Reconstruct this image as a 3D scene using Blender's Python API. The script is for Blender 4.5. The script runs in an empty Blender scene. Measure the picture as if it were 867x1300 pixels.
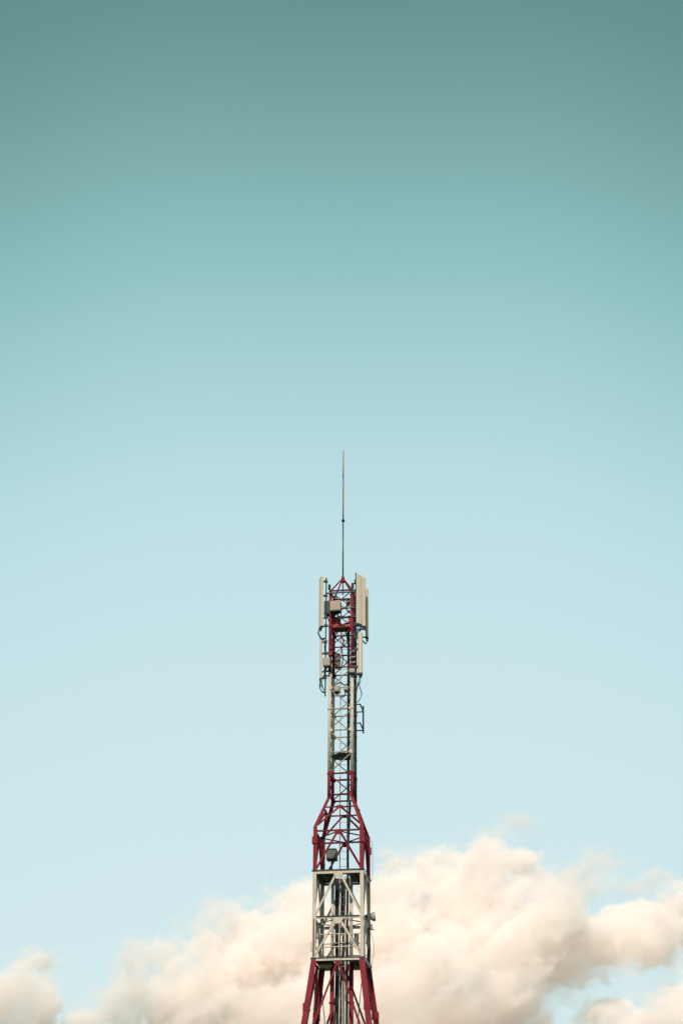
import bpy, bmesh, math, random
from mathutils import Vector, Matrix
random.seed(7)
R = math.radians
scene = bpy.context.scene
C = scene.collection

# ------------------------------------------------------------------ camera
F = 1950.0                      # focal length in pixels of the 867x1300 photograph
PITCH, ROLL = R(27.1), R(0.25)
CAM = Vector((0.0, 0.0, 1.6))
cam_rot = Matrix.Rotation(math.pi / 2 + PITCH, 3, 'X') @ Matrix.Rotation(ROLL, 3, 'Z')
cd = bpy.data.cameras.new("camera")
cam = bpy.data.objects.new("camera", cd); C.objects.link(cam)
cam.location = CAM
cam.rotation_euler = cam_rot.to_euler()
cd.sensor_fit = 'VERTICAL'; cd.sensor_height = 36.0; cd.sensor_width = 24.0
cd.lens = F / 1300.0 * 36.0
cd.clip_start = 0.1; cd.clip_end = 60000
scene.camera = cam

# ------------------------------------------------------------------ sun, sky, exposure
SUN_EL, SUN_AZ = R(42), R(189)          # azimuth clockwise from +Y (the view direction)
sd = bpy.data.lights.new("sun", 'SUN'); sd.energy = 4.3; sd.angle = R(0.5)
sd.color = (1.0, 0.81, 0.68)
sun = bpy.data.objects.new("sun", sd); C.objects.link(sun)
to_sun = Vector((math.sin(SUN_AZ) * math.cos(SUN_EL), math.cos(SUN_AZ) * math.cos(SUN_EL), math.sin(SUN_EL)))
sun.rotation_euler = to_sun.to_track_quat('Z', 'Y').to_euler()
sun.location = to_sun * 200

def lin(c):
    return tuple((x / 255 / 12.92) if x / 255 <= 0.04045 else ((x / 255 + 0.055) / 1.055) ** 2.4 for x in c)

world = bpy.data.worlds.new("World"); scene.world = world; world.use_nodes = True
nt = world.node_tree; nt.nodes.clear()
def wn(t): return nt.nodes.new(t)
def wmath(op, a, b=None, c=None):
    n = wn('ShaderNodeMath'); n.operation = op
    for i, v in enumerate((a, b, c)):
        if v is None: continue
        if isinstance(v, (int, float)): n.inputs[i].default_value = v
        else: nt.links.new(v, n.inputs[i])
    return n.outputs[0]
out = wn('ShaderNodeOutputWorld'); bg = wn('ShaderNodeBackground')
sky = wn('ShaderNodeTexSky'); sky.sky_type = 'NISHITA'; sky.sun_disc = False
sky.sun_elevation = SUN_EL; sky.sun_rotation = SUN_AZ; sky.air_density = 1.0; sky.dust_density = 2.0; sky.ozone_density = 1.0
scl = wn('ShaderNodeVectorMath'); scl.operation = 'SCALE'; scl.inputs['Scale'].default_value = 0.09
nt.links.new(sky.outputs[0], scl.inputs[0])
tc = wn('ShaderNodeTexCoord'); sep = wn('ShaderNodeSeparateXYZ')
nt.links.new(tc.outputs['Generated'], sep.inputs[0])
elev = wmath('ARCSINE', wmath('MINIMUM', wmath('MAXIMUM', sep.outputs['Z'], -1.0), 1.0))
elev = wmath('MULTIPLY', elev, 180 / math.pi)
az2 = wmath('MULTIPLY', sep.outputs['X'], sep.outputs['X'])
# lens edge darkening put into the sky colour, a little deeper to either side
shift = wmath('MULTIPLY', wmath('SUBTRACT', 1.0, wmath('EXPONENT', wmath('MULTIPLY', wmath('MULTIPLY', az2, az2), -600.0))), 3.6)
t = wmath('DIVIDE', wmath('ADD', elev, shift), 90.0)
ramp = wn('ShaderNodeValToRGB'); nt.links.new(t, ramp.inputs[0])
SKY = [(0.0, (221, 240, 240)), (10.5, (215, 238, 240)), (14.2, (212, 236, 240)), (19.9, (207, 234, 238)), (25.6, (198, 230, 235)),
       (28.6, (188, 225, 231)), (31.4, (176, 217, 222)), (34.2, (161, 207, 210)), (37.1, (145, 194, 195)),
       (39.9, (131, 179, 177)), (42.6, (118, 165, 161)), (45.3, (106, 152, 147)), (52.0, (88, 132, 129)), (90.0, (72, 114, 112))]
el = ramp.color_ramp.elements
while len(el) > 1: el.remove(el[-1])
el[0].position = 0; el[0].color = (*lin(SKY[0][1]), 1)
for e_, c_ in SKY[1:]:
    k = el.new(e_ / 90.0); k.color = (*lin(c_), 1)
ramp.color_ramp.interpolation = 'LINEAR'
mix = wn('ShaderNodeMix'); mix.data_type = 'RGBA'; mix.inputs['Factor'].default_value = 0.94
nt.links.new(scl.outputs[0], mix.inputs['A']); nt.links.new(ramp.outputs[0], mix.inputs['B'])
nt.links.new(mix.outputs['Result'], bg.inputs['Color']); bg.inputs['Strength'].default_value = 1.0
nt.links.new(bg.outputs[0], out.inputs['Surface'])

vs = scene.view_settings
vs.view_transform = 'Standard'; vs.look = 'None'; vs.gamma = 1; vs.exposure = 0; vs.use_curve_mapping = False
scene.cycles.use_denoising = True
scene.cycles.max_bounces = 40
scene.cycles.volume_bounces = 22
scene.cycles.diffuse_bounces = 4
scene.render.filter_size = 1.5

# ------------------------------------------------------------------ materials
def mat(name, col, rough=0.5, metal=0.0, var=0.12, scale=6.0, dirt=None, dirt_amt=0.35, dirt_scale=3.0, bump=0.0, spec=0.35):
    m = bpy.data.materials.new(name); m.use_nodes = True
    t = m.node_tree; b = t.nodes['Principled BSDF']
    b.inputs['Roughness'].default_value = rough; b.inputs['Specular IOR Level'].default_value = spec; b.inputs['Metallic'].default_value = metal
    co = t.nodes.new('ShaderNodeTexCoord')
    n1 = t.nodes.new('ShaderNodeTexNoise'); n1.inputs['Scale'].default_value = scale; n1.inputs['Detail'].default_value = 6
    t.links.new(co.outputs['Object'], n1.inputs['Vector'])
    mx = t.nodes.new('ShaderNodeMix'); mx.data_type = 'RGBA'
    mx.inputs['A'].default_value = (*[c * (1 - var) for c in col], 1)
    mx.inputs['B'].default_value = (*[min(1, c * (1 + var)) for c in col], 1)
    t.links.new(n1.outputs['Fac'], mx.inputs['Factor'])
    res = mx.outputs['Result']
    if dirt:
        mp = t.nodes.new('ShaderNodeMapping'); mp.inputs['Scale'].default_value = (1, 1, 0.35)
        t.links.new(co.outputs['Object'], mp.inputs['Vector'])
        n2 = t.nodes.new('ShaderNodeTexNoise'); n2.inputs['Scale'].default_value = dirt_scale; n2.inputs['Detail'].default_value = 9
        n2.inputs['Roughness'].default_value = 0.7
        t.links.new(mp.outputs[0], n2.inputs['Vector'])
        rp = t.nodes.new('ShaderNodeMapRange'); rp.inputs['From Min'].default_value = 0.5; rp.inputs['From Max'].default_value = 0.72
        rp.inputs['To Max'].default_value = dirt_amt
        t.links.new(n2.outputs['Fac'], rp.inputs['Value'])
        m2 = t.nodes.new('ShaderNodeMix'); m2.data_type = 'RGBA'
        t.links.new(rp.outputs[0], m2.inputs['Factor']); t.links.new(res, m2.inputs['A'])
        m2.inputs['B'].default_value = (*dirt, 1); res = m2.outputs['Result']
    t.links.new(res, b.inputs['Base Color'])
    if bump:
        bp = t.nodes.new('ShaderNodeBump'); bp.inputs['Strength'].default_value = bump; bp.inputs['Distance'].default_value = 0.01
        t.links.new(n1.outputs['Fac'], bp.inputs['Height']); t.links.new(bp.outputs[0], b.inputs['Normal'])
    return m
RED = mat('red_paint', (0.185, 0.014, 0.025), 0.7, spec=0.2, dirt=(0.06, 0.018, 0.022), dirt_amt=0.8, dirt_scale=5.0, var=0.4, scale=9)
BRIGHT_RED = mat('fresh_red_paint', (0.31, 0.018, 0.018), 0.5, dirt=(0.07, 0.016, 0.018), dirt_amt=0.7, dirt_scale=5.0)
WHITE = mat('white_paint', (0.47, 0.435, 0.37), 0.6, dirt=(0.20, 0.13, 0.09), dirt_amt=0.7, dirt_scale=5.0, var=0.18, scale=9)
SHADED_WHITE = mat('shaded_white_brace', (0.27, 0.275, 0.235), 0.7, var=0.3)  # greyed copy of the white paint, underside shade of thin bars in its colour
SHADED_RED = mat('shaded_red_paint', (0.085, 0.013, 0.024), 0.7, var=0.3, spec=0.2)  # the red darkened, so shade under bars and rings is in the colour
STEEL = mat('dark_steel', (0.012, 0.036, 0.040), 0.5, 0.2, var=0.3)
ROPE = mat('cable_jacket', (0.007, 0.022, 0.027), 0.5, var=0.3)
DECK = mat('deck_grating', (0.06, 0.075, 0.075), 0.7, var=0.3, scale=14)
RADOME = mat('radome_shell', (0.51, 0.455, 0.36), 0.5, var=0.06, dirt=(0.33, 0.29, 0.22), dirt_amt=0.35, dirt_scale=1.6)
CABINET = mat('grey_cabinet', (0.095, 0.115, 0.105), 0.7, var=0.08, dirt=(0.1, 0.11, 0.09), dirt_scale=9.0)
CREAM = mat('cream_cabinet', (0.31, 0.28, 0.22), 0.6, var=0.1, dirt=(0.26, 0.2, 0.13), dirt_scale=7.0)
COPPER = mat('copper_rod', (0.33, 0.14, 0.08), 0.7, 0.0)
OLIVE = mat('weathered_rod', (0.15, 0.125, 0.09), 0.7, 0.0)
GALV = mat('galvanised_rod', (0.05, 0.085, 0.095), 0.4, 0.3)
GREYDISH = mat('dish_shell', (0.30, 0.30, 0.27), 0.5, dirt=(0.16, 0.15, 0.12))
CONC = mat('concrete', (0.32, 0.31, 0.28), 0.9, scale=3, dirt=(0.2, 0.19, 0.16))

# ------------------------------------------------------------------ tower frame and pixel helper
THETA = R(8.7); DIST = 58.0
def ray(px, py):
    return cam_rot @ Vector(((px - 433.5) / F, -(py - 650) / F, -1.0))
r0 = ray(434.1, 1105); x0 = r0.x / r0.y * DIST
TORIG = Vector((x0, DIST, 0)); TROT = Matrix.Rotation(-THETA, 3, 'Z'); TINV = TROT.transposed()
CL = TINV @ (CAM - TORIG)
def P(px, py, v):
    """the tower-frame point seen at a pixel on the plane that lies v behind the tower axis"""
    r = TINV @ ray(px, py); k = (v - CL.y) / r.y
    return CL + r * k
def half(pxl, pxr, py):
    a = 0.5
    for _ in range(20): a = (P(pxr, py, -a).x - P(pxl, py, -a).x) / 2
    return a
AB = half(399.8, 459.6, 1105)       # half width of the box section
AC = half(418.2, 446.6, 900)        # half width of the slim column
def zb(py): return P(430, py, -AB).z
def zc(py): return P(433, py, -AC).z

# ------------------------------------------------------------------ cloud bank, three kilometres off
CY = 3000.0
def W(px, py, y=CY):
    r = ray(px, py); return CAM + r * ((y - CAM.y) / r.y)
PXM = (W(534, 1200) - W(434, 1200)).length / 100          # metres per pixel at the bank
BLOBS = [  # pixel x, y, half sizes in pixels, metres nearer (-) or farther (+)
    (30, 1280, 46, 40, -60), (-60, 1290, 80, 60, 0), (35, 1223, 26, 15, 40), (112, 1300, 36, 18, 20), 
    (165, 1262, 34, 46, -40), (215, 1262, 62, 62, 40), (268, 1242, 50, 58, 0), (330, 1235, 66, 68, 60), (290, 1300, 120, 60, 90),
    (395, 1215, 66, 82, 30), (455, 1215, 62, 84, 60), (400, 1300, 110, 60, -30), (392, 1140, 26, 22, 60),
    (500, 1170, 55, 60, 0), (514, 1108, 16, 14, 80), (560, 1150, 66, 62, 60), (612, 1115, 44, 46, -20), (655, 1098, 36, 20, 10), (600, 1180, 70, 70, 20),
    (530, 1255, 90, 70, -40), (480, 1310, 90, 70, 0), (610, 1262, 66, 56, -60), (585, 1310, 70, 40, 0), (660, 1205, 56, 46, -70), (702, 1168, 38, 40, -110), (655, 1150, 50, 44, 0), (716, 1222, 60, 30, -20), (742, 1182, 46, 30, -60),
    (700, 1215, 60, 40, 30), (775, 1195, 56, 32, 30), (768, 1176, 44, 26, 10), (828, 1170, 56, 36, 0), (885, 1160, 60, 42, 30), (800, 1166, 50, 30, 20), (808, 1184, 58, 38, 10), (960, 1150, 80, 52, 0), 
    
    (860, 1298, 66, 34, -60), (780, 1306, 70, 26, 20), (745, 1288, 20, 10, 0), (930, 1300, 80, 50, 0),
    (640, 1345, 320, 50, 30), (330, 1345, 190, 50, 20), (10, 1350, 80, 45, 0), (1000, 1340, 200, 60, 0), (-220, 1320, 160, 70, 0),
]
ng = bpy.data.node_groups.new('cloud_density', 'GeometryNodeTree')
ng.interface.new_socket('Geometry', in_out='INPUT', socket_type='NodeSocketGeometry')
ng.interface.new_socket('Geometry', in_out='OUTPUT', socket_type='NodeSocketGeometry')
def gn(t): return ng.nodes.new(t)
def gm(op, a, b=None, c=None):
    n = gn('ShaderNodeMath'); n.operation = op
    for i, v in enumerate((a, b, c)):
        if v is None: continue
        if isinstance(v, (int, float)): n.inputs[i].default_value = v
        else: ng.links.new(v, n.inputs[i])
    return n.outputs[0]
def gv(op, a, b):
    n = gn('ShaderNodeVectorMath'); n.operation = op
    for i, v in enumerate((a, b)):
        if isinstance(v, (tuple, list, Vector)): n.inputs[i].default_value = tuple(v)
        else: ng.links.new(v, n.inputs[i])
    return n
def gnoise(vec, scale, detail, rough, typ='FBM'):
    n = gn('ShaderNodeTexNoise'); n.inputs['Scale'].default_value = scale; n.inputs['Detail'].default_value = detail
    n.inputs['Roughness'].default_value = rough; n.noise_dimensions = '3D'
    ng.links.new(vec, n.inputs['Vector']); return n
pos = gn('GeometryNodeInputPosition').outputs[0]
# swirl the positions a little so no blob keeps its round outline
wn1 = gnoise(pos, 1 / 160.0, 3, 0.5)
wv = gv('SUBTRACT', wn1.outputs['Color'], (0.5, 0.5, 0.5)).outputs[0]
wpos = gv('ADD', pos, gv('MULTIPLY', wv, (130, 130, 130)).outputs[0]).outputs[0]
VEILS = [(655, 1045, 52, 17, 100), (655, 1048, 26, 8, 100), (745, 1100, 80, 30, 150), (800, 1128, 110, 26, 120), (850, 1118, 60, 22, 130), (735, 1132, 60, 26, 140), (690, 1110, 50, 40, 60),
    (512, 1098, 44, 34, 80), (392, 1138, 50, 36, 60), (300, 1172, 90, 34, 60), (200, 1205, 70, 30, 40), (112, 1285, 60, 30, 40), (36, 1226, 60, 30, 40), (34, 1222, 44, 22, 40), (30, 1240, 70, 30, -20), (600, 1068, 60, 26, 0),
    (820, 1222, 90, 30, 0), (700, 1260, 70, 30, 0), (850, 1262, 90, 26, 0), (660, 1285, 60, 30, 0), (560, 1092, 80, 28, 40)]
def gather(blobs, vec, k):
    a_ = None
    for bx, by, rx, ry, dv in blobs:
        c = W(bx, by, CY + dv); rx_, ry_ = rx * PXM, ry * PXM
        d = gv('SUBTRACT', vec, tuple(c)).outputs[0]
        d = gv('MULTIPLY', d, (1 / rx_, 1 / max(45, min(rx_, 1.3 * ry_)), 1 / ry_)).outputs[0]
        v = gm('SUBTRACT', 1.0, gv('LENGTH', d, (0, 0, 0)).outputs['Value'])
        a_ = v if a_ is None else gm('SMOOTH_MAX', a_, v, k)
    return a_
acc = None
for bx, by, rx, ry, dv in BLOBS:
    c = W(bx, by, CY + dv)
    rx_, ry_ = rx * PXM, ry * PXM
    d = gv('SUBTRACT', wpos, tuple(c)).outputs[0]
    rz_ = 0.75 * rx_ if ry_ > 20 * PXM else rx_ * .8
    d = gv('MULTIPLY', d, (1 / rx_, 1 / max(60 if ry > 15 else 20, min(rx_, 1.3 * ry_)), 1 / ry_)).outputs[0]
    l = gv('LENGTH', d, (0, 0, 0)).outputs['Value']
    v = gm('SUBTRACT', 1.0 if ry > 13 else 0.62, l)
    acc = v if acc is None else gm('SMOOTH_MAX', acc, v, 0.18)
rot_ = gn('ShaderNodeVectorRotate'); rot_.rotation_type = 'Y_AXIS'; rot_.inputs['Angle'].default_value = R(28)
ng.links.new(pos, rot_.inputs['Vector'])
spos = gv('MULTIPLY', rot_.outputs[0], (0.62, 0.9, 1.1)).outputs[0]     # drawn out along the wind
n2 = gnoise(spos, 1 / 80.0, 9, 0.70)
n3 = gnoise(pos, 1 / 420.0, 3, 0.5)
f = gm('ADD', acc, gm('MULTIPLY', gm('SUBTRACT', n2.outputs[0], 0.5), 2.6))
f = gm('ADD', f, gm('MULTIPLY', gm('SUBTRACT', n3.outputs[0], 0.5), 0.8))
n5 = gnoise(wpos, 1 / 22.0, 5, 0.6)
f = gm('ADD', f, gm('MULTIPLY', gm('SUBTRACT', n5.outputs[0], 0.5), 1.15))
f = gm('SUBTRACT', f, 0.0)
soft = gn('ShaderNodeMapRange'); soft.interpolation_type = 'SMOOTHSTEP'; soft.inputs['From Min'].default_value = 0.0; soft.inputs['From Max'].default_value = 0.14
ng.links.new(f, soft.inputs['Value'])
vc = gn('GeometryNodeVolumeCube')
lo, hi = W(-260, 1330), W(1130, 1020)
Bmin = (lo.x, CY - 330, W(434, 1345).z); Bmax = (hi.x, CY + 330, W(434, 1015).z)
VOX = 2.5
vc.inputs['Min'].default_value = Bmin; vc.inputs['Max'].default_value = Bmax
for ax_, k in enumerate('XYZ'): vc.inputs['Resolution ' + k].default_value = max(8, int((Bmax[ax_] - Bmin[ax_]) / (VOX if k != 'Y' else VOX * 1.5)))
vc.inputs['Background'].default_value = 0.0
# the bank is thick in places and thin enough to see through in others
n6 = gnoise(spos, 1 / 105.0, 5, 0.6)
thick = gn('ShaderNodeMapRange'); thick.interpolation_type = 'SMOOTHSTEP'; thick.inputs['From Min'].default_value = 0.36; thick.inputs['From Max'].default_value = 0.62
thick.inputs['To Min'].default_value = 0.10
ng.links.new(n6.outputs[0], thick.inputs['Value'])
# thin torn veils round the bank
vacc = gather(VEILS, wpos, 0.1)
vpos = gv('MULTIPLY', gv('ADD', pos, gv('MULTIPLY', wv, (90, 90, 90)).outputs[0]).outputs[0], (0.62, 0.8, 1.15)).outputs[0]
n4 = gnoise(vpos, 1 / 42.0, 8, 0.66)
vf = gm('ADD', gm('MULTIPLY', vacc, 0.85), gm('MULTIPLY', gm('SUBTRACT', n4.outputs[0], 0.535), 3.4))
vsoft = gn('ShaderNodeMapRange'); vsoft.interpolation_type = 'SMOOTHSTEP'; vsoft.inputs['From Min'].default_value = 0.0; vsoft.inputs['From Max'].default_value = 0.9
ng.links.new(vf, vsoft.inputs['Value'])
vin = gm('GREATER_THAN', vacc, 0.0)
ng.links.new(gm('ADD', gm('MULTIPLY', soft.outputs[0], thick.outputs[0]), gm('MULTIPLY', gm('MULTIPLY', vsoft.outputs[0], vin), 0.45)), vc.inputs['Density'])
cm = bpy.data.materials.new('cloud_vapour'); cm.use_nodes = True
ct = cm.node_tree; ct.nodes.clear()
co = ct.nodes.new('ShaderNodeOutputMaterial'); pv = ct.nodes.new('ShaderNodeVolumePrincipled')
pv.inputs['Color'].default_value = (1.0, 0.972, 0.955, 1); pv.inputs['Density'].default_value = 0.042; pv.inputs['Anisotropy'].default_value = -0.2
ct.links.new(pv.outputs[0], co.inputs['Volume'])
sm_ = gn('GeometryNodeSetMaterial'); sm_.inputs['Material'].default_value = cm
ng.links.new(vc.outputs[0], sm_.inputs['Geometry'])
go = gn('NodeGroupOutput'); ng.links.new(sm_.outputs[0], go.inputs[0])
me = bpy.data.meshes.new('cloud_bank'); me.materials.append(cm)
cb = bpy.data.objects.new('cloud_bank', me); C.objects.link(cb)
cb['kind'] = 'structure'
md = cb.modifiers.new('density', 'NODES'); md.node_group = ng
scene.cycles.volume_max_steps = 1024
scene.cycles.volume_step_rate = 1.8

# ------------------------------------------------------------------ object helpers
BASE = {}
def thing(name, label, cat, base, group=None):
    o = bpy.data.objects.new(name, None); C.objects.link(o)
    o.empty_display_size = 0.2
    o.location = TORIG + TROT @ Vector(base); o.rotation_euler = (0, 0, -THETA)
    o['label'] = label; o['category'] = cat
    if group: o['group'] = group
    BASE[o] = Vector(base)
    return o
def obj(name, bm, m, parent=None, smooth=False, base=None):
    me = bpy.data.meshes.new(name)
    b = BASE.get(parent, Vector((0, 0, 0))) if base is None else Vector(base)
    bmesh.ops.recalc_face_normals(bm, faces=bm.faces)
    bm.transform(Matrix.Translation(-b)); bm.to_mesh(me); bm.free()
    for mm in (m if isinstance(m, (list, tuple)) else [m]): me.materials.append(mm)
    if smooth:
        for p in me.polygons: p.use_smooth = True
    o = bpy.data.objects.new(name, me); C.objects.link(o)
    if parent is not None:
        o.parent = parent
        BASE[o] = b
    return o
def NB(): return bmesh.new()
def frame_of(d):
    d = d.normalized(); up = Vector((0, 0, 1)) if abs(d.z) < 0.9 else Vector((0, 1, 0))
    x = d.cross(up).normalized(); y = x.cross(d).normalized()
    return x, y
def tube(bm, pts, r, n=8, r2=None):
    """a round bar along points"""
    pts = [Vector(p) for p in pts]; rings = []
    for i, p in enumerate(pts):
        d = (pts[min(i + 1, len(pts) - 1)] - pts[max(i - 1, 0)])
        x, y = frame_of(d)
        rr = r if r2 is None else r + (r2 - r) * i / (len(pts) - 1)
        if rings:
            # keep rings aligned
            px = rings[-1][1]; x = (px - px.dot(d.normalized()) * d.normalized()).normalized(); y = x.cross(d.normalized())
        rings.append(([bm.verts.new(p + (x * math.cos(2 * math.pi * k / n) + y * math.sin(2 * math.pi * k / n)) * rr) for k in range(n)], x))
    for (a, _), (b, _) in zip(rings, rings[1:]):
        for k in range(n): bm.faces.new((a[k], a[(k + 1) % n], b[(k + 1) % n], b[k]))
    bm.faces.new(rings[0][0]); bm.faces.new(rings[-1][0][::-1])
    return bm
def extrude(bm, prof, p0, p1, x, y):
    """a profile [(a,b)] carried from p0 to p1, laid out on axes x, y"""
    p0, p1 = Vector(p0), Vector(p1)
    A = [bm.verts.new(p0 + x * a + y * b) for a, b in prof]; B = [bm.verts.new(p1 + x * a + y * b) for a, b in prof]
    n = len(prof)
    for k in range(n): bm.faces.new((A[k], A[(k + 1) % n], B[(k + 1) % n], B[k]))
    bm.faces.new(A); bm.faces.new(B[::-1])
    return bm
def angle_bar(bm, p0, p1, w, x, y, t=0.016):
    """an L section: flanges along +x and +y from the corner"""
    return extrude(bm, [(0, 0), (w, 0), (w, t), (t, t), (t, w), (0, w)], p0, p1, x, y)
def flat(bm, p0, p1, w, t, side=None):
    d = Vector(p1) - Vector(p0)
    x, y = frame_of(d)
    if side is not None:
        y = (side - side.dot(d.normalized()) * d.normalized()).normalized(); x = d.normalized().cross(y)
    return extrude(bm, [(-w / 2, -t / 2), (w / 2, -t / 2), (w / 2, t / 2), (-w / 2, t / 2)], p0, p1, x, y)
def box(bm, c, s, rz=0.0, bevel=0.0):
    g = bmesh.ops.create_cube(bm, size=1.0); vs_ = g['verts']
    bmesh.ops.scale(bm, vec=Vector(s), verts=vs_)
    if bevel:
        es = list({e for v in vs_ for e in v.link_edges})
        q = bmesh.ops.bevel(bm, geom=es, offset=bevel, segments=2, affect='EDGES'); 
        vs_ = list({v for f in q['faces'] for v in f.verts} | {v for v in vs_ if v.is_valid})
    bmesh.ops.rotate(bm, verts=vs_, cent=(0, 0, 0), matrix=Matrix.Rotation(rz, 3, 'Z'))
    bmesh.ops.translate(bm, verts=vs_, vec=Vector(c))
    return bm
def disc(bm, c, r, h, n=16, axis=Vector((0, 0, 1))):
    a = axis.normalized()
    return tube(bm, [Vector(c) - a * h / 2, Vector(c) + a * h / 2], r, n)

# ------------------------------------------------------------------ ground (below the frame)
bm = NB(); bmesh.ops.create_grid(bm, x_segments=1, y_segments=1, size=30000)
GR = mat('dry_grass_ground', (0.11, 0.115, 0.05), 0.95, var=0.4, scale=0.4, dirt=(0.2, 0.16, 0.1), dirt_amt=0.7, dirt_scale=0.05)
g = obj('ground', bm, GR); g['kind'] = 'structure'
bm = NB(); box(bm, TORIG + Vector((0, 0, 0.05)), (9, 9, 0.1), -THETA)
g = obj('concrete_pad', bm, CONC); g['kind'] = 'structure'

# ------------------------------------------------------------------ the lattice tower
T = thing('lattice_tower', 'square lattice mast banded red and white with two decks and a slim upper column', 'tower', (0, 0, 0.1))
Z2, ZM, Z1, ZA = zb(1217), zb(1163.5), zb(1105), zb(1054)      # lower deck, middle ring, upper deck, ring under the neck
ZF = zb(1049)                                                   # foot of the neck slope
ZN = zc(1012)                                                   # head of the neck slope
LV = [zc(q) for q in (1008.5, 981.5, 954.5, 926.5, 899.5, 873, 847, 821.5, 796.5, 772.5, 749.5)]
ZT = LV[-1]
ZWR = zc(850)                                                   # white below, red above
SPL = (P(387.0, 1299, -AB * 1.38).x + P(400, 1217, -AB).x * -1) / (P(387.0, 1299, -AB * 1.38).z - Z2)   # splay per metre
SPL = abs(SPL)
def ab_low(z): return AB + (Z2 - z) * SPL
CORN = [(-1, -1), (1, -1), (1, 1), (-1, 1)]
def leg_angle(s, a0, z0, a1, z1, w, m):
    bm = NB(); x = Vector((-s[0], 0, 0)); y = Vector((0, -s[1], 0))
    angle_bar(bm, (s[0] * a0, s[1] * a0, z0), (s[0] * a1, s[1] * a1, z1), w, x, y, 0.022)
    return obj('leg', bm, m, T)
HB = AB + 0.065
for s in CORN:
    leg_angle(s, ab_low(0.45) + 0.09, 0.45, HB + 0.02, Z2 - 0.02, 0.20, RED)
    leg_angle(s, HB, Z2 - 0.02, HB, Z1 - 0.035, 0.135, WHITE)
    leg_angle(s, HB, Z1 - 0.035, HB, ZF, 0.15, RED)
    leg_angle(s, HB, ZF, AC + 0.055, ZN, 0.125, RED)
    # slim column: round pipes, flanged at the band change
    for z0, z1, m in ((ZN, LV[1], RED), (LV[1], ZWR, WHITE), (ZWR, ZT, RED)):
        bm = NB(); tube(bm, [(s[0] * AC, s[1] * AC, z0), (s[0] * AC, s[1] * AC, z1)], 0.062 if m is not RED or z0 > LV[3] else 0.066, 10)
        obj('leg', bm, m, T, True)
    for z in (LV[1], LV[4], ZWR):
        bm = NB(); disc(bm, (s[0] * AC, s[1] * AC, z), 0.085, 0.06, 12); obj('leg_flange', bm, WHITE if z < LV[1] + 3.9 and z > LV[1] + .1 else RED, T)
    # splice plates on the lower legs and feet
    for z, w in ((zb(1066), 0.17), (zb(1279), 0.22)):
        a = HB + 0.012 if z > Z2 else ab_low(z) + 0.085
        bm = NB(); box(bm, (s[0] * (a - w / 2 + .02), s[1] * (a - w / 2 + .02), z), (w + .02, w + .02, 0.26)); obj('splice_plate', bm, RED, T)
    bm = NB(); a = ab_low(0.45); box(bm, (s[0] * a, s[1] * a, 0.27), (0.8, 0.8, 0.36), 0, 0.03); obj('footing', bm, CONC, T)

FACES = [(Vector((1, 0, 0)), Vector((0, -1, 0))), (Vector((0, 1, 0)), Vector((1, 0, 0))),
         (Vector((-1, 0, 0)), Vector((0, 1, 0))), (Vector((0, -1, 0)), Vector((-1, 0, 0)))]
def fp(f, u, a, z, off=0.0):
    e, n = FACES[f]
    return e * u + n * (a + off) + Vector((0, 0, z))
def beam(f, a, z, h, m, name='horizontal_beam', t=0.03, off=0.0, ins=0.0):
    bm = NB(); flat(bm, fp(f, -a + ins, a, z, off), fp(f, a - ins, a, z, off), t, h, Vector((0, 0, 1))); return obj(name, bm, m, T)
def brace(f, u0, z0, a0, u1, z1, a1, w, m, off=0.0, name='diagonal_brace', t=None):
    bm = NB(); n = FACES[f][1]
    p0, p1 = fp(f, u0, a0, z0, off), fp(f, u1, a1, z1, off)
    d = (p1 - p0).normalized(); y = (n - n.dot(d) * d).normalized(); x = d.cross(y)
    t = t or w
    extrude(bm, [(-w / 2, -t / 2), (w / 2, -t / 2), (w / 2, t / 2), (-w / 2, t / 2)] if t < w else
            [(-w / 2, -w / 2), (w / 2, -w / 2), (w / 2, -w / 2 + .012), (-w / 2 + .012, -w / 2 + .012), (-w / 2 + .012, w / 2), (-w / 2, w / 2)], p0, p1, x, y)
    return obj(name, bm, m, T)
def tbrace(p0, p1, r, m, name='diagonal_brace', n=6):
    bm = NB(); tube(bm, [p0, p1], r, n); return obj(name, bm, m, T, True)
def gusset(f, u, a, z, w, h, m, off):
    bm = NB(); e, n = FACES[f]
    prof = [(-w / 2, h / 2), (w / 2, h / 2), (w / 2, h * .05), (w * .28, -h / 2), (-w * .28, -h / 2), (-w / 2, h * .05)]
    c = fp(f, u, a, z, off); extrude(bm, prof, c - n * 0.008, c + n * 0.008, e, Vector((0, 0, 1)))
    return obj('gusset_plate', bm, m, T)

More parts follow.
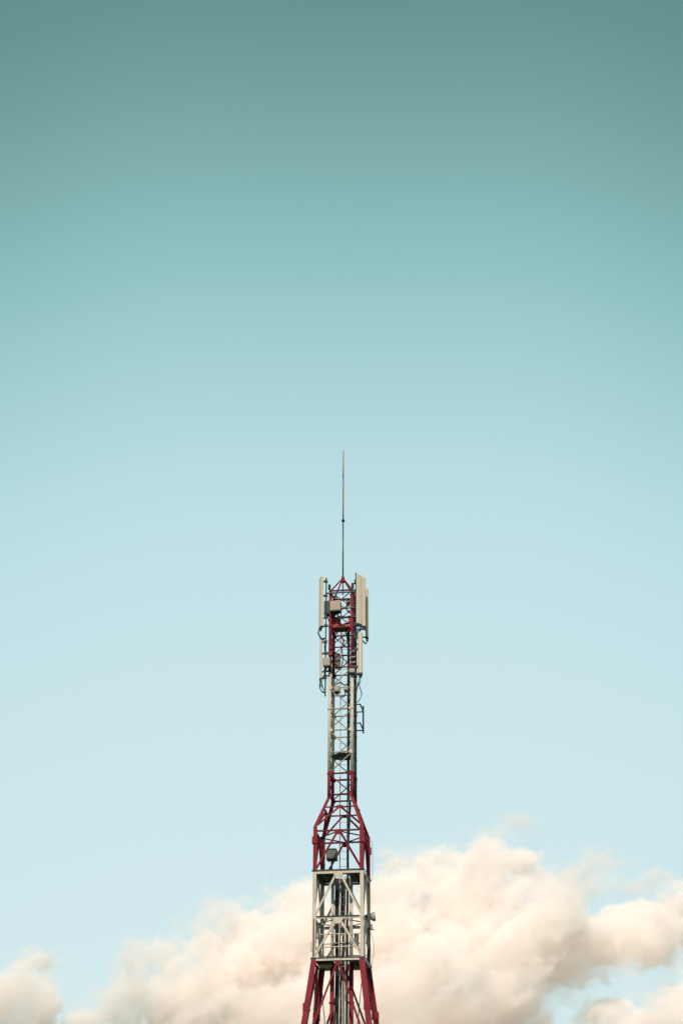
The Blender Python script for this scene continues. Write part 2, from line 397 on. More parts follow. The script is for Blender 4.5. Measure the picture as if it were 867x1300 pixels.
for f in range(4):
    # lower splayed section (its lower half is below the frame)
    zlow = Z2 - 3.6; al = ab_low(zlow)
    for sg in (-1, 1):
        brace(f, sg * 0.03, Z2 - 0.12, AB + .02, sg * al * 0.96, zlow, al, 0.075, RED, 0.0)
        brace(f, sg * 0.03, zlow - 0.1, al, sg * (ab_low(1.2)) * 0.97, 1.2, ab_low(1.2), 0.09, RED, 0.0)
        # thin secondary members
        zm = Z2 - 2.5; um = 0.03 + (al * .96) * (Z2 - zm) / 3.6
        tbrace(fp(f, sg * AB * .98, AB, Z2 - 0.75, -.03), fp(f, sg * um * .8, ab_low(zm), zm, -.03), 0.016, STEEL)
    beam(f, al, zlow, 0.11, RED); beam(f, ab_low(1.2), 1.2, 0.12, RED)
    gusset(f, 0, AB, Z2 - 0.13, 0.24, 0.26, RED, 0.055)
    # white box section: two storeys of inverted V bracing
    for zt, zbm in ((Z1 - 0.1, ZM + 0.04), (ZM - 0.1, Z2 + 0.08)):
        for sg in (-1, 1):
            brace(f, sg * 0.07, zt, AB, sg * (AB - 0.02), zbm, AB, 0.075, WHITE, 0.018, t=0.06)
        gusset(f, 0, AB, zt - 0.05, 0.34, 0.22, WHITE, 0.062)
    beam(f, HB - .002, Z1 - 0.075, 0.085, WHITE, t=0.05, ins=0.14, off=-.02)
    beam(f, HB - .002, ZM - 0.045, 0.06, WHITE, t=0.05, ins=0.14, off=-.02)
    beam(f, HB - .002, ZM + 0.005, 0.035, STEEL, 'walkway_edge', t=0.09, ins=0.15, off=-.01)
    beam(f, HB - .002, Z2 - 0.04, 0.07, WHITE, t=0.05, ins=0.16, off=.012)
    # red box section under the neck
    for sg in (-1, 1):
        brace(f, sg * 0.06, ZA - 0.05, AB, sg * (AB - .02), Z1 + 0.06, AB, 0.08, RED, 0.0)
        brace(f, sg * 0.05, zb(1022), AC + .06 + (AB - AC) * .26, sg * (AB - .08), ZF + 0.10, AB - .02, 0.07, RED, 0.0)
    gusset(f, 0, AB, ZA - 0.07, 0.28, 0.2, RED, 0.055)
    gusset(f, 0, AC + .06 + (AB - AC) * .26, zb(1022), 0.22, 0.13, RED, 0.05)
    beam(f, AB, ZA, 0.06, SHADED_RED, t=0.05, ins=.05)
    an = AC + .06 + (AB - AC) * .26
    beam(f, an, zb(1021.5), 0.05, SHADED_RED, t=0.04)
    # slim column: a ring and one diagonal per bay, alternating round the faces
    for i, z in enumerate(LV):
        m = WHITE if LV[1] + .1 < z < ZWR else RED
        thick = 0.028 if i not in (0, 1, 10) else 0.034
        tbrace(fp(f, -AC, AC, z), fp(f, AC, AC, z), thick, SHADED_WHITE if m is WHITE else SHADED_RED, 'horizontal_bar')
        if i + 1 < len(LV):
            zu = LV[i + 1]; mm = WHITE if LV[1] - .1 < z and zu < ZWR + .9 and z < ZWR - .2 else RED
            sg = 1 if (i % 2 == 0) else -1
            tbrace(fp(f, sg * (AC - .03), AC, z + .05), fp(f, -sg * (AC - .03), AC, zu - .05), 0.022, SHADED_WHITE if mm is WHITE else (RED if i % 2 else SHADED_RED))
for f in range(4):
    for i in (7, 8, 9):
        sg = -1 if (i % 2 == 0) else 1
        tbrace(fp(f, sg * (AC - .03), AC, LV[i] + .05, -.03), fp(f, -sg * (AC - .03), AC, LV[i + 1] - .05, -.03), 0.017, STEEL if f % 2 else RED)
    tbrace(fp(f, -AC, AC, (LV[8] + LV[9]) / 2, -.02), fp(f, AC, AC, (LV[8] + LV[9]) / 2, -.02), .02, STEEL, 'horizontal_bar')
for i, z in enumerate(LV[:-1]):
    for f in range(4):
        for sg in (-1, 1):
            if (i + (sg > 0)) % 2 == 0 and i not in (1, 3): continue
            n_ = FACES[f][1]; c = fp(f, sg * (AC - .05), AC, z, .055)
            bm = NB(); extrude(bm, [(-.07, -.07), (.05, -.07), (.07, 0), (.05, .07), (-.07, .07)], c - n_ * .008, c + n_ * .008, FACES[f][0] * -sg, Vector((0, 0, 1)))
            obj('gusset_plate', bm, WHITE if LV[1] + .1 < z < ZWR else RED, T)
# plan bracing at the ring and decks: from the middle of each side to the next
for z, m, a in ((ZA - .02, SHADED_RED, AB), (ZM - .05, SHADED_WHITE, AB), (Z1 + 1.0, RED, None)):
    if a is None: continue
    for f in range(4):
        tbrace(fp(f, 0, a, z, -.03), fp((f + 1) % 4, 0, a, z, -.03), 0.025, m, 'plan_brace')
# decks: grating slabs with a hatch, toe boards
def deck(z, th, hole, name='deck'):
    bm = NB(); a = HB - 0.03
    x0_, x1_, y0_, y1_ = hole
    for (ax, bx, ay, by) in ((-a, x0_, -a, a), (x1_, a, -a, a), (x0_, x1_, -a, y0_), (x0_, x1_, y1_, a)):
        box(bm, ((ax + bx) / 2, (ay + by) / 2, z), (bx - ax, by - ay, th))
    bmesh.ops.remove_doubles(bm, verts=bm.verts, dist=1e-4)
    d = obj(name, bm, DECK, T)
    for k in range(7):
        u = -a + 2 * a * (k + .5) / 7
        if x0_ - .05 < u < x1_ + .05: continue
        bm = NB(); flat(bm, (u, -a + .05, z - th / 2 - .034), (u, a - .05, z - th / 2 - .034), 0.045, 0.06, Vector((0, 0, 1))); obj('joist', bm, STEEL, d)
    return d
deck(Z1, 0.045, (-0.28, 0.30, -0.35, 0.45)); deck(Z2 + .03, 0.045, (-0.28, 0.30, -0.35, 0.45))
for f in range(4):
    beam(f, HB, Z1 + 0.012, 0.03, STEEL, 'toe_board', t=0.02, off=0.03, ins=-.03)
    beam(f, HB, Z2 + 0.025, 0.035, STEEL, 'toe_board', t=0.02, off=0.04, ins=-.03)
    # guard rails over the lower deck
    for pyr in (1185.5, 1201.5):
        z = zb(pyr); 
        if f != 1: tbrace(fp(f, -AB, AB, z, -.03), fp(f, AB, AB, z, -.03), 0.022, WHITE, 'guard_rail')
    for u in (-.42, .02) if f % 2 == 0 else (0,):
        tbrace(fp(f, u * 1.6 * AB, AB, Z2 + .05, -.03), fp(f, u * 1.6 * AB, AB, zb(1201.5) + (0.0 if u < -.1 else .5), -.03), 0.02, WHITE, 'guard_post')
# inner posts that carry on below the upper deck
for px_, r_ in ((422.2, 0.06), (445.8, 0.066)):
    u = P(px_, 1170, 0.1).x
    bm = NB(); tube(bm, [(u, .1, Z2), (u, .1, Z1 - .03)], r_, 10); obj('inner_post', bm, WHITE, T, True)
    bm = NB(); tube(bm, [(u, .1, 0.1), (u, .1, Z2)], r_ + .022, 10); obj('inner_post', bm, RED, T, True)
    for k in range(9):
        z = 1.2 + k * 1.25
        bm = NB(); disc(bm, (u, .1, z), r_ + .06, .05, 12); obj('post_flange', bm, RED, T)
for z in (zb(1190) ,):
    tbrace((P(422.2, 1170, .1).x, .1, z), (P(445.8, 1170, .1).x, .1, z), .02, WHITE, 'horizontal_bar')
# dark rest plate in the slim column
bm = NB(); z = LV[2] - .015
tube(bm, [(0.02, 0.03, z - .05), (0.02, .03, z - .02), (0.02, .03, z)], AC * .98, 10); 
for v in bm.verts:
    pass
obj('rest_plate', bm, STEEL, T)
# ladder in two paints
LU = (P(431.8, 1000, 0.0).x, P(441.0, 1000, 0.0).x); LVV = 0.0
lad = obj('ladder', (lambda b: [tube(b, [(LU[0], LVV, LV[1]), (LU[0], LVV, LV[8])], .016, 6), b][1])(NB()), WHITE, T)
for u, z0, z1, m, r_ in ((LU[0], Z1, LV[1], RED, .018), (LU[1], Z1, LV[8], STEEL, .022),
                         (LU[0], 0.3, Z1, WHITE, .022), (LU[1] - .07, 0.3, Z1, WHITE, .022)):
    bm = NB(); tube(bm, [(u, LVV, z0), (u, LVV, z1)], r_, 6); obj('stile', bm, m, lad)
z = 0.5; rm = None
while z < LV[8]:
    if rm is None or True:
        ww = LU[1] - (0.07 if z < Z1 else 0)
        bm = NB(); tube(bm, [(LU[0], LVV, z), (ww, LVV, z)], .0075, 5); obj('rung', bm, WHITE if z < Z1 or LV[1] < z < ZWR else STEEL, lad)
    z += 0.285
# red head frame under the cabinets: plates between the legs
zt_, zb_ = zc(781), zc(796.5)
def plate(c, s, m, name='red_plate', rz=0, bev=.01): 
    bm = NB(); box(bm, c, s, rz, bev); return obj(name, bm, m, T)
plate((P(427, 789, -.25).x, -.25, (zt_ + zb_) / 2 + .02), (0.36, 0.05, zt_ - zb_ - .06), BRIGHT_RED, 'shield_plate')
plate((P(436, 794, -.2).x, -.2, zb_ + .14), (0.42, 0.05, .2), BRIGHT_RED, 'shield_plate')
plate((P(444.5, 784, -.25).x, -.25, zc(785)), (0.17, 0.05, .36), BRIGHT_RED, 'shield_plate')
plate((P(438.5, 790, -.1).x, -.1, zc(790)), (0.14, 0.05, .22), RED, 'shield_plate')
bm = NB(); box(bm, (0, 0, zb_ - .03), (2 * AC - .05, .34, .05)); bmesh.ops.translate(bm, verts=bm.verts, vec=(0, -AC + .2, 0)); obj('head_deck', bm, STEEL, T)
plate((P(419.8, 821, -AC + .1).x, -AC + .02, zc(820)), (.14, .10, .62), BRIGHT_RED, 'sleeve', bev=.03)
plate((P(418.8, 829.5, -AC).x, -AC - .06, zc(829.5)), (.17, .06, .15), BRIGHT_RED, 'sleeve_bracket')
# crown: four sloping bars to the mast socket
APX = P(435.3, 735.5, 0)
for s in CORN:
    tbrace((s[0] * AC, s[1] * AC, ZT), (APX.x + s[0] * .04, s[1] * .04, APX.z - .02), .032, RED, 'crown_bar')
tbrace((APX.x, 0, ZT - .02), (APX.x, 0, APX.z), .026, RED, 'crown_bar')
bm = NB(); tube(bm, [(APX.x, 0, APX.z - .14), (APX.x, 0, APX.z - .04), (APX.x, 0, APX.z + .08), (APX.x, 0, APX.z + .12)], .085, 10, .055); obj('mast_socket', bm, RED, T)
for s, px_, py_ in (((-1, -1), 418.2, 742.5), ((1, -1), 447.6, 741)):
    q = P(px_, py_, -AC - .08)
    bm = NB(); tube(bm, [(s[0] * AC, -AC - .05, ZT - .1), (q.x, q.y, q.z - .18)], .035, 8); tube(bm, [(q.x, q.y, q.z - .2), q], .055, 8); obj('clamp_stub', bm, STEEL, T)
for py_, v, l, r2 in ((753.3, -AC - .1, 413.4, 451.5), (772, -AC - .1, 440, 452.5), (795, -AC - .08, 413.5, 420), (829, -AC - .08, 413, 420), (852.5, -AC - .08, 413, 422),
                     (762, AC, 433, 452), (741, -AC - .06, 446, 453), (783, -AC - .06, 446, 453), (806, -AC - .06, 445, 453), (818, AC * .4, 448, 456), (846, -AC - .06, 446, 456), (858, -AC - .06, 412, 419)):
    a, b = P(l, py_, v), P(r2, py_, v)
    bm = NB(); flat(bm, a, (b.x, b.y, a.z), .05, .05, Vector((0, 0, 1))); obj('mounting_rail', bm, STEEL, T)
def pole(pt, pb, v, r_=.026, m=STEEL, name='mounting_pole'):
    a, b = P(*pt, v), P(*pb, v); b.x = (a.x + b.x) / 2; a.x = b.x
    bm = NB(); tube(bm, [b, a], r_, 8); return obj(name, bm, m, T, True)
pole((414.5, 733.5), (412.6, 884), -AC - .14)
pole((452.4, 727), (451.3, 858), -AC - .1, .024)
pole((450.6, 748), (449.8, 868), AC * .5, .03)

for py_ in (827, 834.3, 841):
    a, b = P(446.5, py_, -AC - .06), P(453.2, py_ - 1.2, -AC - .1)
    bm = NB(); tube(bm, [a, b], .022, 6); obj('bracket_bar', bm, WHITE, T)
RUST = mat('rusty_steel', (0.16, 0.06, 0.04), 0.8, var=0.3)
bm = NB(); u0_ = P(398.2, 1180, -HB - .02); tube(bm, [(u0_.x, u0_.y, zb(1214)), (u0_.x, u0_.y, zb(1166))], .022, 6); obj('conduit', bm, RUST, T, True)
bm = NB(); q = P(396.6, 1202, -HB + .1); box(bm, q, (.12, .16, .34), 0, .02); obj('junction_box', bm, WHITE, T)
# ------------------------------------------------------------------ things on the tower
def cable(name, label, runs, r_, base, m=ROPE, group=None, n=6):
    t_ = thing(name, label, 'cable', base, group)
    for pts in runs:
        # smooth the run
        pts = [Vector(p) for p in pts]; sm = []
        for i in range(len(pts) - 1):
            p0 = pts[max(i - 1, 0)]; p1 = pts[i]; p2 = pts[i + 1]; p3 = pts[min(i + 2, len(pts) - 1)]
            k = 5 if len(pts) > 2 else 1
            for j in range(k):
                s = j / k
                sm.append(0.5 * ((2 * p1) + (p2 - p0) * s + (2 * p0 - 5 * p1 + 4 * p2 - p3) * s * s + (3 * p1 - p0 - 3 * p2 + p3) * s ** 3))
        sm.append(pts[-1])
        bm = NB(); tube(bm, sm, r_, n); obj('cable', bm, m, t_, True)
    return t_

# whip on top
wb = Vector((APX.x, 0, APX.z + .05))
W = thing('lightning_rod', 'very thin tall rod on the mast tip with dark ball joint and copper end', 'lightning rod', wb)
zt0, zt1, zt2, zt3 = P(435.9, 661, 0).z, P(436, 640, 0).z, P(436, 608, 0).z, P(436.5, 570.5, 0).z
bm = NB(); tube(bm, [wb, (wb.x, 0, zt0)], .031, 8, .028); obj('lower_rod', bm, GALV, W, True)
bm = NB(); bmesh.ops.create_uvsphere(bm, u_segments=12, v_segments=8, radius=.075); bmesh.ops.translate(bm, verts=bm.verts, vec=(wb.x, 0, zt0)); obj('ball_joint', bm, ROPE, W, True)
bm = NB(); tube(bm, [(wb.x, 0, zt0), (wb.x, 0, zt1), (wb.x, 0, zt2)], .030, 8, .028); obj('middle_rod', bm, OLIVE, W, True)
bm = NB(); tube(bm, [(wb.x, 0, zt2), (wb.x, 0, zt3 - .12)], .028, 8, .022); obj('copper_rod', bm, COPPER, W, True)
bm = NB(); tube(bm, [(wb.x, 0, zt3 - .12), (wb.x, 0, zt3 - .08), (wb.x, 0, zt3)], .018, 8, .002); obj('spike', bm, GALV, W, True)

# panel antennas
def panel(label, pxl, pxr, pyt, pyb, v, rz, depth, arms=None, group='panel antennas round the mast head', lean=0.0, roundness=0.035):
    a = P((pxl + pxr) / 2, pyt, v); b = P((pxl + pxr) / 2, pyb, v)
    w = (P(pxr, (pyt + pyb) / 2, v).x - P(pxl, (pyt + pyb) / 2, v).x)
    cx = (a.x + b.x) / 2; zb0, zt0_ = b.z, a.z
    c_, s_ = abs(math.cos(rz)), abs(math.sin(rz))
    ww = max(0.06, (w - depth * s_) / c_)
    t_ = thing('panel_antenna', label, 'antenna', (cx, v, zb0), group)
    # the radome: a rounded bar profile with a flat back
    prof = []
    r_ = min(roundness, ww * .45)
    for k in range(5):
        q = math.pi * k / 8; prof.append((ww / 2 - r_ + r_ * math.sin(q), -depth / 2 + r_ - r_ * math.cos(q)))
    prof.append((ww / 2 - .004, depth / 2)); prof.append((-ww / 2 + .004, depth / 2))
    for k in range(5):
        q = math.pi / 2 * (1 - k / 4); prof.append((-ww / 2 + r_ - r_ * math.sin(q), -depth / 2 + r_ - r_ * math.cos(q)))
    X = Vector((math.cos(rz), math.sin(rz), 0)); Y = Vector((-math.sin(rz), math.cos(rz), 0))
    bm = NB(); extrude(bm, prof, (cx, v, zb0 + .08), (cx, v, zt0_ - .02), X, Y); obj('radome', bm, RADOME, t_)
    small = [(p * .94, q * .94) for p, q in prof]
    bm = NB(); extrude(bm, small, (cx, v, zt0_ - .02), (cx, v, zt0_), X, Y); obj('top_cap', bm, RADOME, t_)
    bm = NB(); extrude(bm, [(p * 1.03, q * 1.03) for p, q in prof], (cx, v, zb0), (cx, v, zb0 + .08), X, Y); obj('bottom_cap', bm, STEEL, t_)
    for k in (-1, 1):
        p = Vector((cx, v, zb0)) + X * (ww * .22 * k)
        bm = NB(); tube(bm, [p, p - Vector((0, 0, .11))], .022, 8); obj('connector', bm, STEEL, t_)
    if arms is not None:
        for fz in (.04, .2, .62, .9):
            z = zb0 + (zt0_ - zb0) * fz
            p = Vector((cx, v, z)) + Y * (depth / 2); q = Vector((arms[0], arms[1], z))
            bm = NB(); flat(bm, p, q + Vector((0, 0, .05 if fz > .5 else -.04)), .05, .045, Vector((0, 0, 1))); obj('clamp_arm', bm, STEEL, t_)
            bm = NB(); box(bm, q, (.12, .12, .09)); obj('clamp', bm, STEEL, t_)
    return t_
LP = (P(413.5, 800, -AC - .14).x, -AC - .14)
RP = (P(451.8, 800, -AC - .1).x, -AC - .1)
panel('upper cream panel antenna on the left of the mast, above a thinner one', 404.2, 411.0, 733.2, 798, -AC - .05, R(-60), .09, LP)
panel('slim cream panel antenna low on the left, beneath the wider one', 405.2, 409.0, 811, 863.5, -AC - .05, R(-45), .06, LP)
panel('tallest and widest cream panel antenna, on the right of the mast head', 452.4, 459.2, 730, 794, -AC - .14, R(38), .05, RP)
panel('ribbed cream panel antenna right behind the widest one, its top a little lower', 458.6, 464.4, 733.5, 797, -AC + .04, R(34), .07, RP)
panel('narrow cream panel antenna at the far right edge, reaching below its neighbours', 463.6, 468.2, 748, 811, .32, R(42), .09, (P(450.2, 800, AC * .5).x, AC * .5))
panel('round topped cream panel antenna hanging low on the right side', 453.8, 460.8, 803.5, 857, -AC - .12, R(14), .15, RP, roundness=.1)

# cabinets and radio boxes
def cabinet(name, label, cat, l, r_, t_, b, v, depth, m, fins=0, side=None, under=STEEL, group=None, door=True, base_off=0):
    a = P(l, (t_ + b) / 2, v - depth / 2); c = P(r_, (t_ + b) / 2, v - depth / 2)
    zt0_, zb0 = P((l + r_) / 2, t_, v - depth / 2).z, P((l + r_) / 2, b, v - depth / 2).z
    cx, w, h = (a.x + c.x) / 2, c.x - a.x, zt0_ - zb0
    o = thing(name, label, cat, (cx, v, zb0), group)
    bm = NB(); box(bm, (cx, v, zb0 + h / 2), (w, depth, h), 0, .012); obj('housing', bm, m, o)
    if door:
        bm = NB(); box(bm, (cx, v - depth / 2 - .006, zb0 + h / 2), (w * .86, .014, h * .86), 0, .004); obj('cover', bm, m, o)
    for k in range(fins):
        for sg in (-1, 1):
            bm = NB(); box(bm, (cx + sg * (w / 2 + .012), v - depth / 2 + depth * (k + .5) / fins, zb0 + h / 2), (.03, .012, h * .92)); obj('fin', bm, CABINET, o)
    bm = NB(); box(bm, (cx, v, zb0 - .012), (w * 1.02, depth * 1.02, .024)); obj('base_plate', bm, under, o)
    for k in range(3):
        u = cx + (k - 1) * w * .27
        bm = NB(); tube(bm, [(u, v, zb0 - .02), (u, v, zb0 - .10)], .016, 6); obj('gland', bm, ROPE, o)
    return o
cabinet('equipment_cabinet', 'largest beige cabinet hung on the front near the top of the mast', 'cabinet', 418.9, 432.2, 762.3, 774.8, -AC - .1, .32, CREAM)
cabinet('equipment_cabinet', 'dark cabinet at the left of the largest beige cabinet', 'cabinet', 411.2, 418.2, 762.5, 778.5, -AC + .05, .30, STEEL, door=True)
cabinet('radio_unit', 'tiny brown box in the gap right of the largest beige cabinet', 'radio unit', 439.4, 443.4, 762.0, 766.5, -.1, .1, CABINET)
cabinet('radio_unit', 'grey finned radio box on the left pole beside the slim panel', 'radio unit', 410.6, 418.6, 834.5, 845, -AC - .24, .2, CREAM, fins=6)
cabinet('radio_unit', 'grey upright box inside the red lattice below the red plates', 'radio unit', 425.2, 431.2, 829, 846.5, .1, .16, CABINET)
cabinet('radio_unit', 'small cream box on the right leg where red paint meets white', 'radio unit', 443.6, 450.2, 848.2, 853.4, -AC - .14, .14, CREAM)
cabinet('radio_unit', 'left one of two small cream boxes at the top of the white column', 'radio unit', 424.4, 430.6, 870, 877.3, -AC - .02, .22, CREAM)
cabinet('radio_unit', 'right one of two small cream boxes at the top of the white column', 'radio unit', 436.4, 441.2, 870.8, 875.8, -AC - .02, .16, CREAM)
g_ = cabinet('equipment_box', 'grey square box on a short stand above the upper deck', 'cabinet', 414.0, 426.8, 1077, 1089.5, -.1, .4, CABINET, door=False)
q0, q1 = P(421.2, 1091.5, -.1), Vector((P(421.2, 1091.5, -.1).x, -.1, Z1 + .03))
bm = NB(); tube(bm, [q1, q0], .035, 8); obj('stand', bm, STEEL, g_)
cabinet('radio_unit', 'dark grey box inside the white cage above the lower deck', 'radio unit', 449.4, 455, 1185.5, 1200, .2, .15, CABINET)

# empty side frame on the right of the white column
S = thing('antenna_mount', 'empty dark steel side frame with an upright bar, right of the white column', 'bracket', P(453, 918, -AC))
for pyn in (894, 917.8):
    n0, n1 = P(447.5, pyn, -AC), P(457.2, pyn, -AC)
    f1 = Vector((n1.x, AC, n1.z)); f0 = Vector((n0.x, AC, n0.z)); n0.z = n1.z; f0.z = f1.z
    for nm, a, b in (('near_arm', n0, n1), ('outer_bar', n1, f1), ('far_arm', f0, f1)):
        bm = NB(); tube(bm, [a, b], .026 if nm != 'outer_bar' else .03, 8); obj(nm, bm, STEEL, S, True)
bm = NB(); tube(bm, [(f1.x, AC, f1.z - .12), (f1.x, AC, f1.z + 1.02)], .032, 8); obj('upright', bm, STEEL, S, True)

# small dish on the back right leg
db = P(471.5, 1164, AB)
D = thing('dish_antenna', 'small grey drum dish bracketed to the right rear leg of the white cage', 'dish antenna', db)
ax = Vector((.93, .2, .12)).normalized()
bm = NB()
prof_ = [(-.10, .05), (-.06, .09), (0, .14), (.05, .165), (.12, .17)]
xs_, ys_ = frame_of(ax); rg = [[bm.verts.new(db + ax * h + (xs_ * math.cos(2 * math.pi * k / 22) + ys_ * math.sin(2 * math.pi * k / 22)) * r_) for k in range(22)] for h, r_ in prof_]
for a_, b_ in zip(rg, rg[1:]):
    for k in range(22): bm.faces.new((a_[k], a_[(k + 1) % 22], b_[(k + 1) % 22], b_[k]))
bm.faces.new(rg[0]); obj('drum', bm, GREYDISH, D, True)
bm = NB(); tube(bm, [db + ax * .12, db + ax * .135], .176, 22); obj('radome', bm, GREYDISH, D)
bm = NB(); box(bm, db - ax * .17 + Vector((0, -.05, -.02)), (.16, .16, .2), .2, .02); obj('radio_box', bm, STEEL, D)
bm = NB(); tube(bm, [(HB - .05, AB + .06, db.z - .5), (HB - .05, AB + .06, db.z + .2)], .035, 8); obj('mount_pipe', bm, WHITE, D)
q = P(470.5, 1177, AB)
bm = NB(); box(bm, (q.x - .03, q.y, q.z), (.22, .14, .22), .1, .02); obj('lower_box', bm, GREYDISH, D)
bm = NB(); tube(bm, [(q.x - .15, q.y, q.z - .1), (q.x + .18, q.y, q.z - .1)], .014, 6); obj('rod', bm, STEEL, D)

# pale fitting of unknown kind under the lower deck
q = P(413, 1226, -.25)
U = thing('deck_fitting', 'pale round fitting slung under the left part of the lower deck', 'lamp', q)
bm = NB(); bmesh.ops.create_uvsphere(bm, u_segments=16, v_segments=8, radius=1)
bmesh.ops.scale(bm, verts=bm.verts, vec=(.27, .2, .085)); bmesh.ops.translate(bm, verts=bm.verts, vec=q); obj('shell', bm, CREAM, U, True)
bm = NB(); tube(bm, [(q.x, q.y, q.z), (q.x, q.y, Z2)], .03, 8); obj('hanger', bm, STEEL, U)

# cables
def line(pxa, pya, pxb, pyb, v): return [P(pxa, pya, v), P(pxb, pyb, v)]
u_ = P(443.0, 900, 0.05)
def vert(px, py0, py1, v):
    a, b = P(px, py0, v), P(px, py1, v); return a, Vector((a.x, a.y, b.z))
runs = []
for k in range(3):
    dx = (k - 1.0) * .024; dv = .03 * (k % 2)
    a, b = vert(442.9, 800, 1004, .05)
    n_ = P(444.0, 1022, .02); e_ = P(441.6, 1075, .0); 
    runs.append([a + Vector((dx, dv, 0)), (a + b) / 2 + Vector((dx + .008, dv, 0)), b + Vector((dx, dv, 0)), n_ + Vector((dx * 1.3, dv, 0)), e_ + Vector((dx * 1.2, dv, 0)), Vector((e_.x + dx, dv, Z1 - .2)),
                 Vector((e_.x + dx - .02, dv, Z2)), Vector((e_.x + dx - .02, dv, .12))])
cable('feeder_bundle', 'dark teal cable bundle running down the inside of the slim column and the neck', runs, .021, (u_.x, .05, .12))
runs = []
for k in range(4):
    a, b = vert(451.2, 775, 1012, AC * .55); dx = (k - 2) * .017; dv = .03 * (k % 2)
    w = [(random.uniform(-.02, .02)) for _ in range(10)]
    runs.append([Vector((a.x + dx + w[i], a.y + dv, a.z + (b.z - a.z) * i / 9)) for i in range(10)])
fb = cable('feeder_bundle', 'dark cable bundle tied outside the right leg of the slim column', runs, .014, (runs[0][-1].x, runs[0][-1].y, runs[0][-1].z))
for k in range(8):
    z = a.z + (b.z - a.z) * (k + .5) / 8
    bm = NB(); box(bm, (a.x, a.y + .015, z), (.12, .08, .05), random.uniform(-.2, .2)); obj('cable_clamp', bm, GALV, fb)
runs = []
for k in range(4):
    a = P(428.2, 1112, .2); dx = (k - 1.5) * .036; dv = .03 * (k % 2)
    ww_ = [random.uniform(-.02, .02) for _ in range(7)]
    runs.append([Vector((a.x + dx + ww_[i] * (0 < i < 6), a.y + dv, Z1 - .03 + (.12 - Z1) * (i / 6) ** 1.4)) for i in range(7)])
cable('feeder_bundle', 'thick black cable bundle hanging below the upper deck, left of the ladder', runs, .026, (runs[0][-1].x, .2, .12))
runs = []
for k in range(4):
    a = P(435.0, 1112, .28); dx = (k - 1.5) * .036; dv = .03 * (k % 2)
    ww_ = [random.uniform(-.03, .03) for _ in range(9)]
    runs.append([Vector((a.x + dx + ww_[i] * (0 < i < 8), a.y + dv, Z1 - .03 + (.12 - Z1) * (i / 8) ** 1.4)) for i in range(9)])
cable('feeder_bundle', 'tangled dark cable bundle behind the ladder inside the white cage', runs, .024, (runs[0][-1].x, .28, .12))
runs = []
vd = AB * .62
for k in range(4):
    j = k * .8
    runs.append([P(469.4 - j, 1178, vd), P(466.0 + j, 1186, vd), P(465.2 + j, 1196, vd), P(467.2 + j, 1206, vd), P(466.2 + j, 1218, vd), P(469 + j * .8, 1231, vd + .1), P(470.5 + j * .8, 1244, vd + .15)])
cable('drop_cable', 'dark cables looping from the dish down the right rear leg', runs, .024, runs[0][-1])
cable('drop_cable', 'thin dark wire bowing out at the lower right of the white cage', [[P(470, 1183, AB), P(474.2, 1196, AB), P(474, 1212, AB), P(471, 1226, AB)]], .008, P(471, 1226, AB))
cable('drop_cable', 'thin earth wire hanging straight beside the right rear leg of the red cage', [[P(472.4, 1067, AB), P(472.9, 1090, AB), P(472.6, 1118, AB)]], .007, P(472.6, 1118, AB))
def jumper(label, pts, v, r_=.012, n=3, jit=.9):
    runs = []
    for k in range(n):
        runs.append([P(x + random.uniform(-jit, jit) * (i > 0), y + random.uniform(-jit, jit) * (i > 0), v + random.uniform(-.03, .03)) for i, (x, y) in enumerate(pts)])
    return cable('jumper_cable', label, runs, r_, runs[0][-1])
jumper('dark looped leads under the upper left panel antenna', [(406.5, 798), (405, 803), (408, 811), (413.2, 811)], -AC - .1, .015, 4, 1.4)
jumper('dark looped leads under the slim left panel antenna', [(407, 864), (405.8, 872), (408.5, 878), (412.6, 879)], -AC - .1, .012, 3, 1.0)
jumper('dark leads under the widest right panel antenna', [(457, 794), (457.5, 800), (454, 803), (451.5, 810)], -AC - .1, .015, 4, 1.4)
jumper('dark leads below the far right panel antenna', [(465.5, 811), (464.5, 817), (461.5, 815), (456, 808)], .3, .014, 3, .8)
jumper('dark leads drooping under the round topped panel antenna', [(457.5, 858), (456, 866), (452.5, 872), (451, 885)], -AC - .05, .014, 4, 1.3)
jumper('thin cable bulging out right of the white column below the antennas', [(455, 862), (456.5, 872), (458.8, 881), (456.3, 888), (452.5, 892)], 0.0, .009, 2, .7)
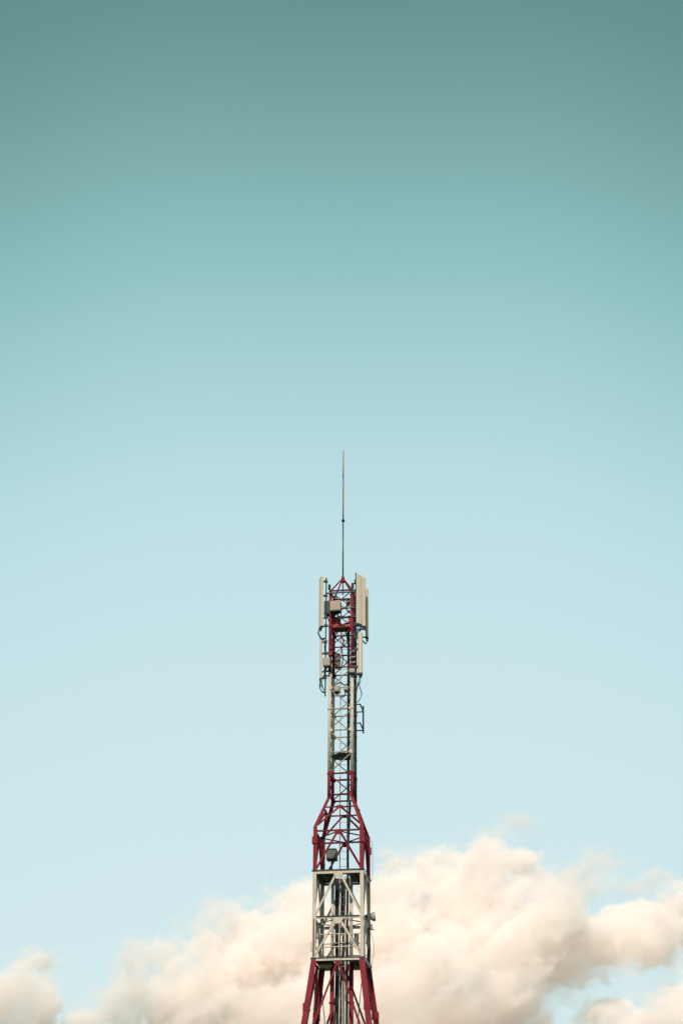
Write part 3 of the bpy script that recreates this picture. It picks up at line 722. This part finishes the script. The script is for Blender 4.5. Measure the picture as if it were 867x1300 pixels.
jumper('dark cables draped down inside the left side of the red lattice', [(421, 782), (419.5, 792), (421, 806), (419.6, 820)], -.1, .014, 3, .8)
jumper('dark leads from the dark cabinet to the red plates', [(414.5, 779), (416.5, 786), (420, 794)], -AC + .05, .012, 3, 1.0)
jumper('dark leads between the radio boxes at the top of the white column', [(429, 878), (431, 884), (437, 884), (438.5, 877)], -AC + .02, .013, 3, .8)
jumper('dark leads under the small box in the upper gap', [(441, 767), (440, 773), (444, 778), (447.5, 776)], -.1, .013, 3, .8)

jumper('dark leads running up the right leg behind the widest panel antenna', [(448.6, 750), (449.4, 768), (448.2, 786), (449.4, 806), (448.4, 826), (449, 846)], -AC + .15, .017, 4, .9)
jumper('dark leads clipped along the left pole beside the radio box', [(413.2, 812), (412.2, 822), (413.4, 832), (412.6, 848), (413, 866)], -AC - .12, .011, 3, .8)
jumper('dark tangle of leads under the largest beige cabinet', [(422, 776), (424, 781), (428, 779), (431, 785), (434, 781)], -AC - .05, .016, 5, 1.6)
jumper('thick dark lead slanting across the red lattice above the grey box', [(421, 806), (427, 800), (434, 797), (440, 804), (441.5, 816)], 0.0, .018, 3, .8)

jumper('dark leads hanging from the head frame between the red plates and the box', [(434, 797), (433.4, 806), (436, 814), (434.2, 824), (436, 834), (434.6, 848)], .05, .013, 3, 1.2)
jumper('dark leads bunched at the right leg below the red plates', [(446.5, 797), (449, 806), (447.6, 818), (449.5, 830), (448, 842), (450, 856)], -AC + .05, .016, 4, 1.1)
jumper('dark leads crossing behind the two small cream boxes', [(421, 866), (425, 869), (432, 867), (438, 870), (445, 866)], -.1, .012, 3, 1.0)
jumper('dark lead looping from the finned radio box to the slim left panel', [(414, 848), (412, 856), (409.5, 860), (408, 868), (411, 876)], -AC - .2, .012, 3, 1.0)
jumper('dark leads fanning out above the largest beige cabinet', [(419, 752), (422, 756), (426, 758), (429, 761)], -AC + .05, .014, 3, 1.3)
jumper('dark leads at the right of the small brown box in the upper gap', [(444, 754), (446.5, 760), (445, 766), (448, 772), (446, 780)], -.05, .015, 3, 1.0)
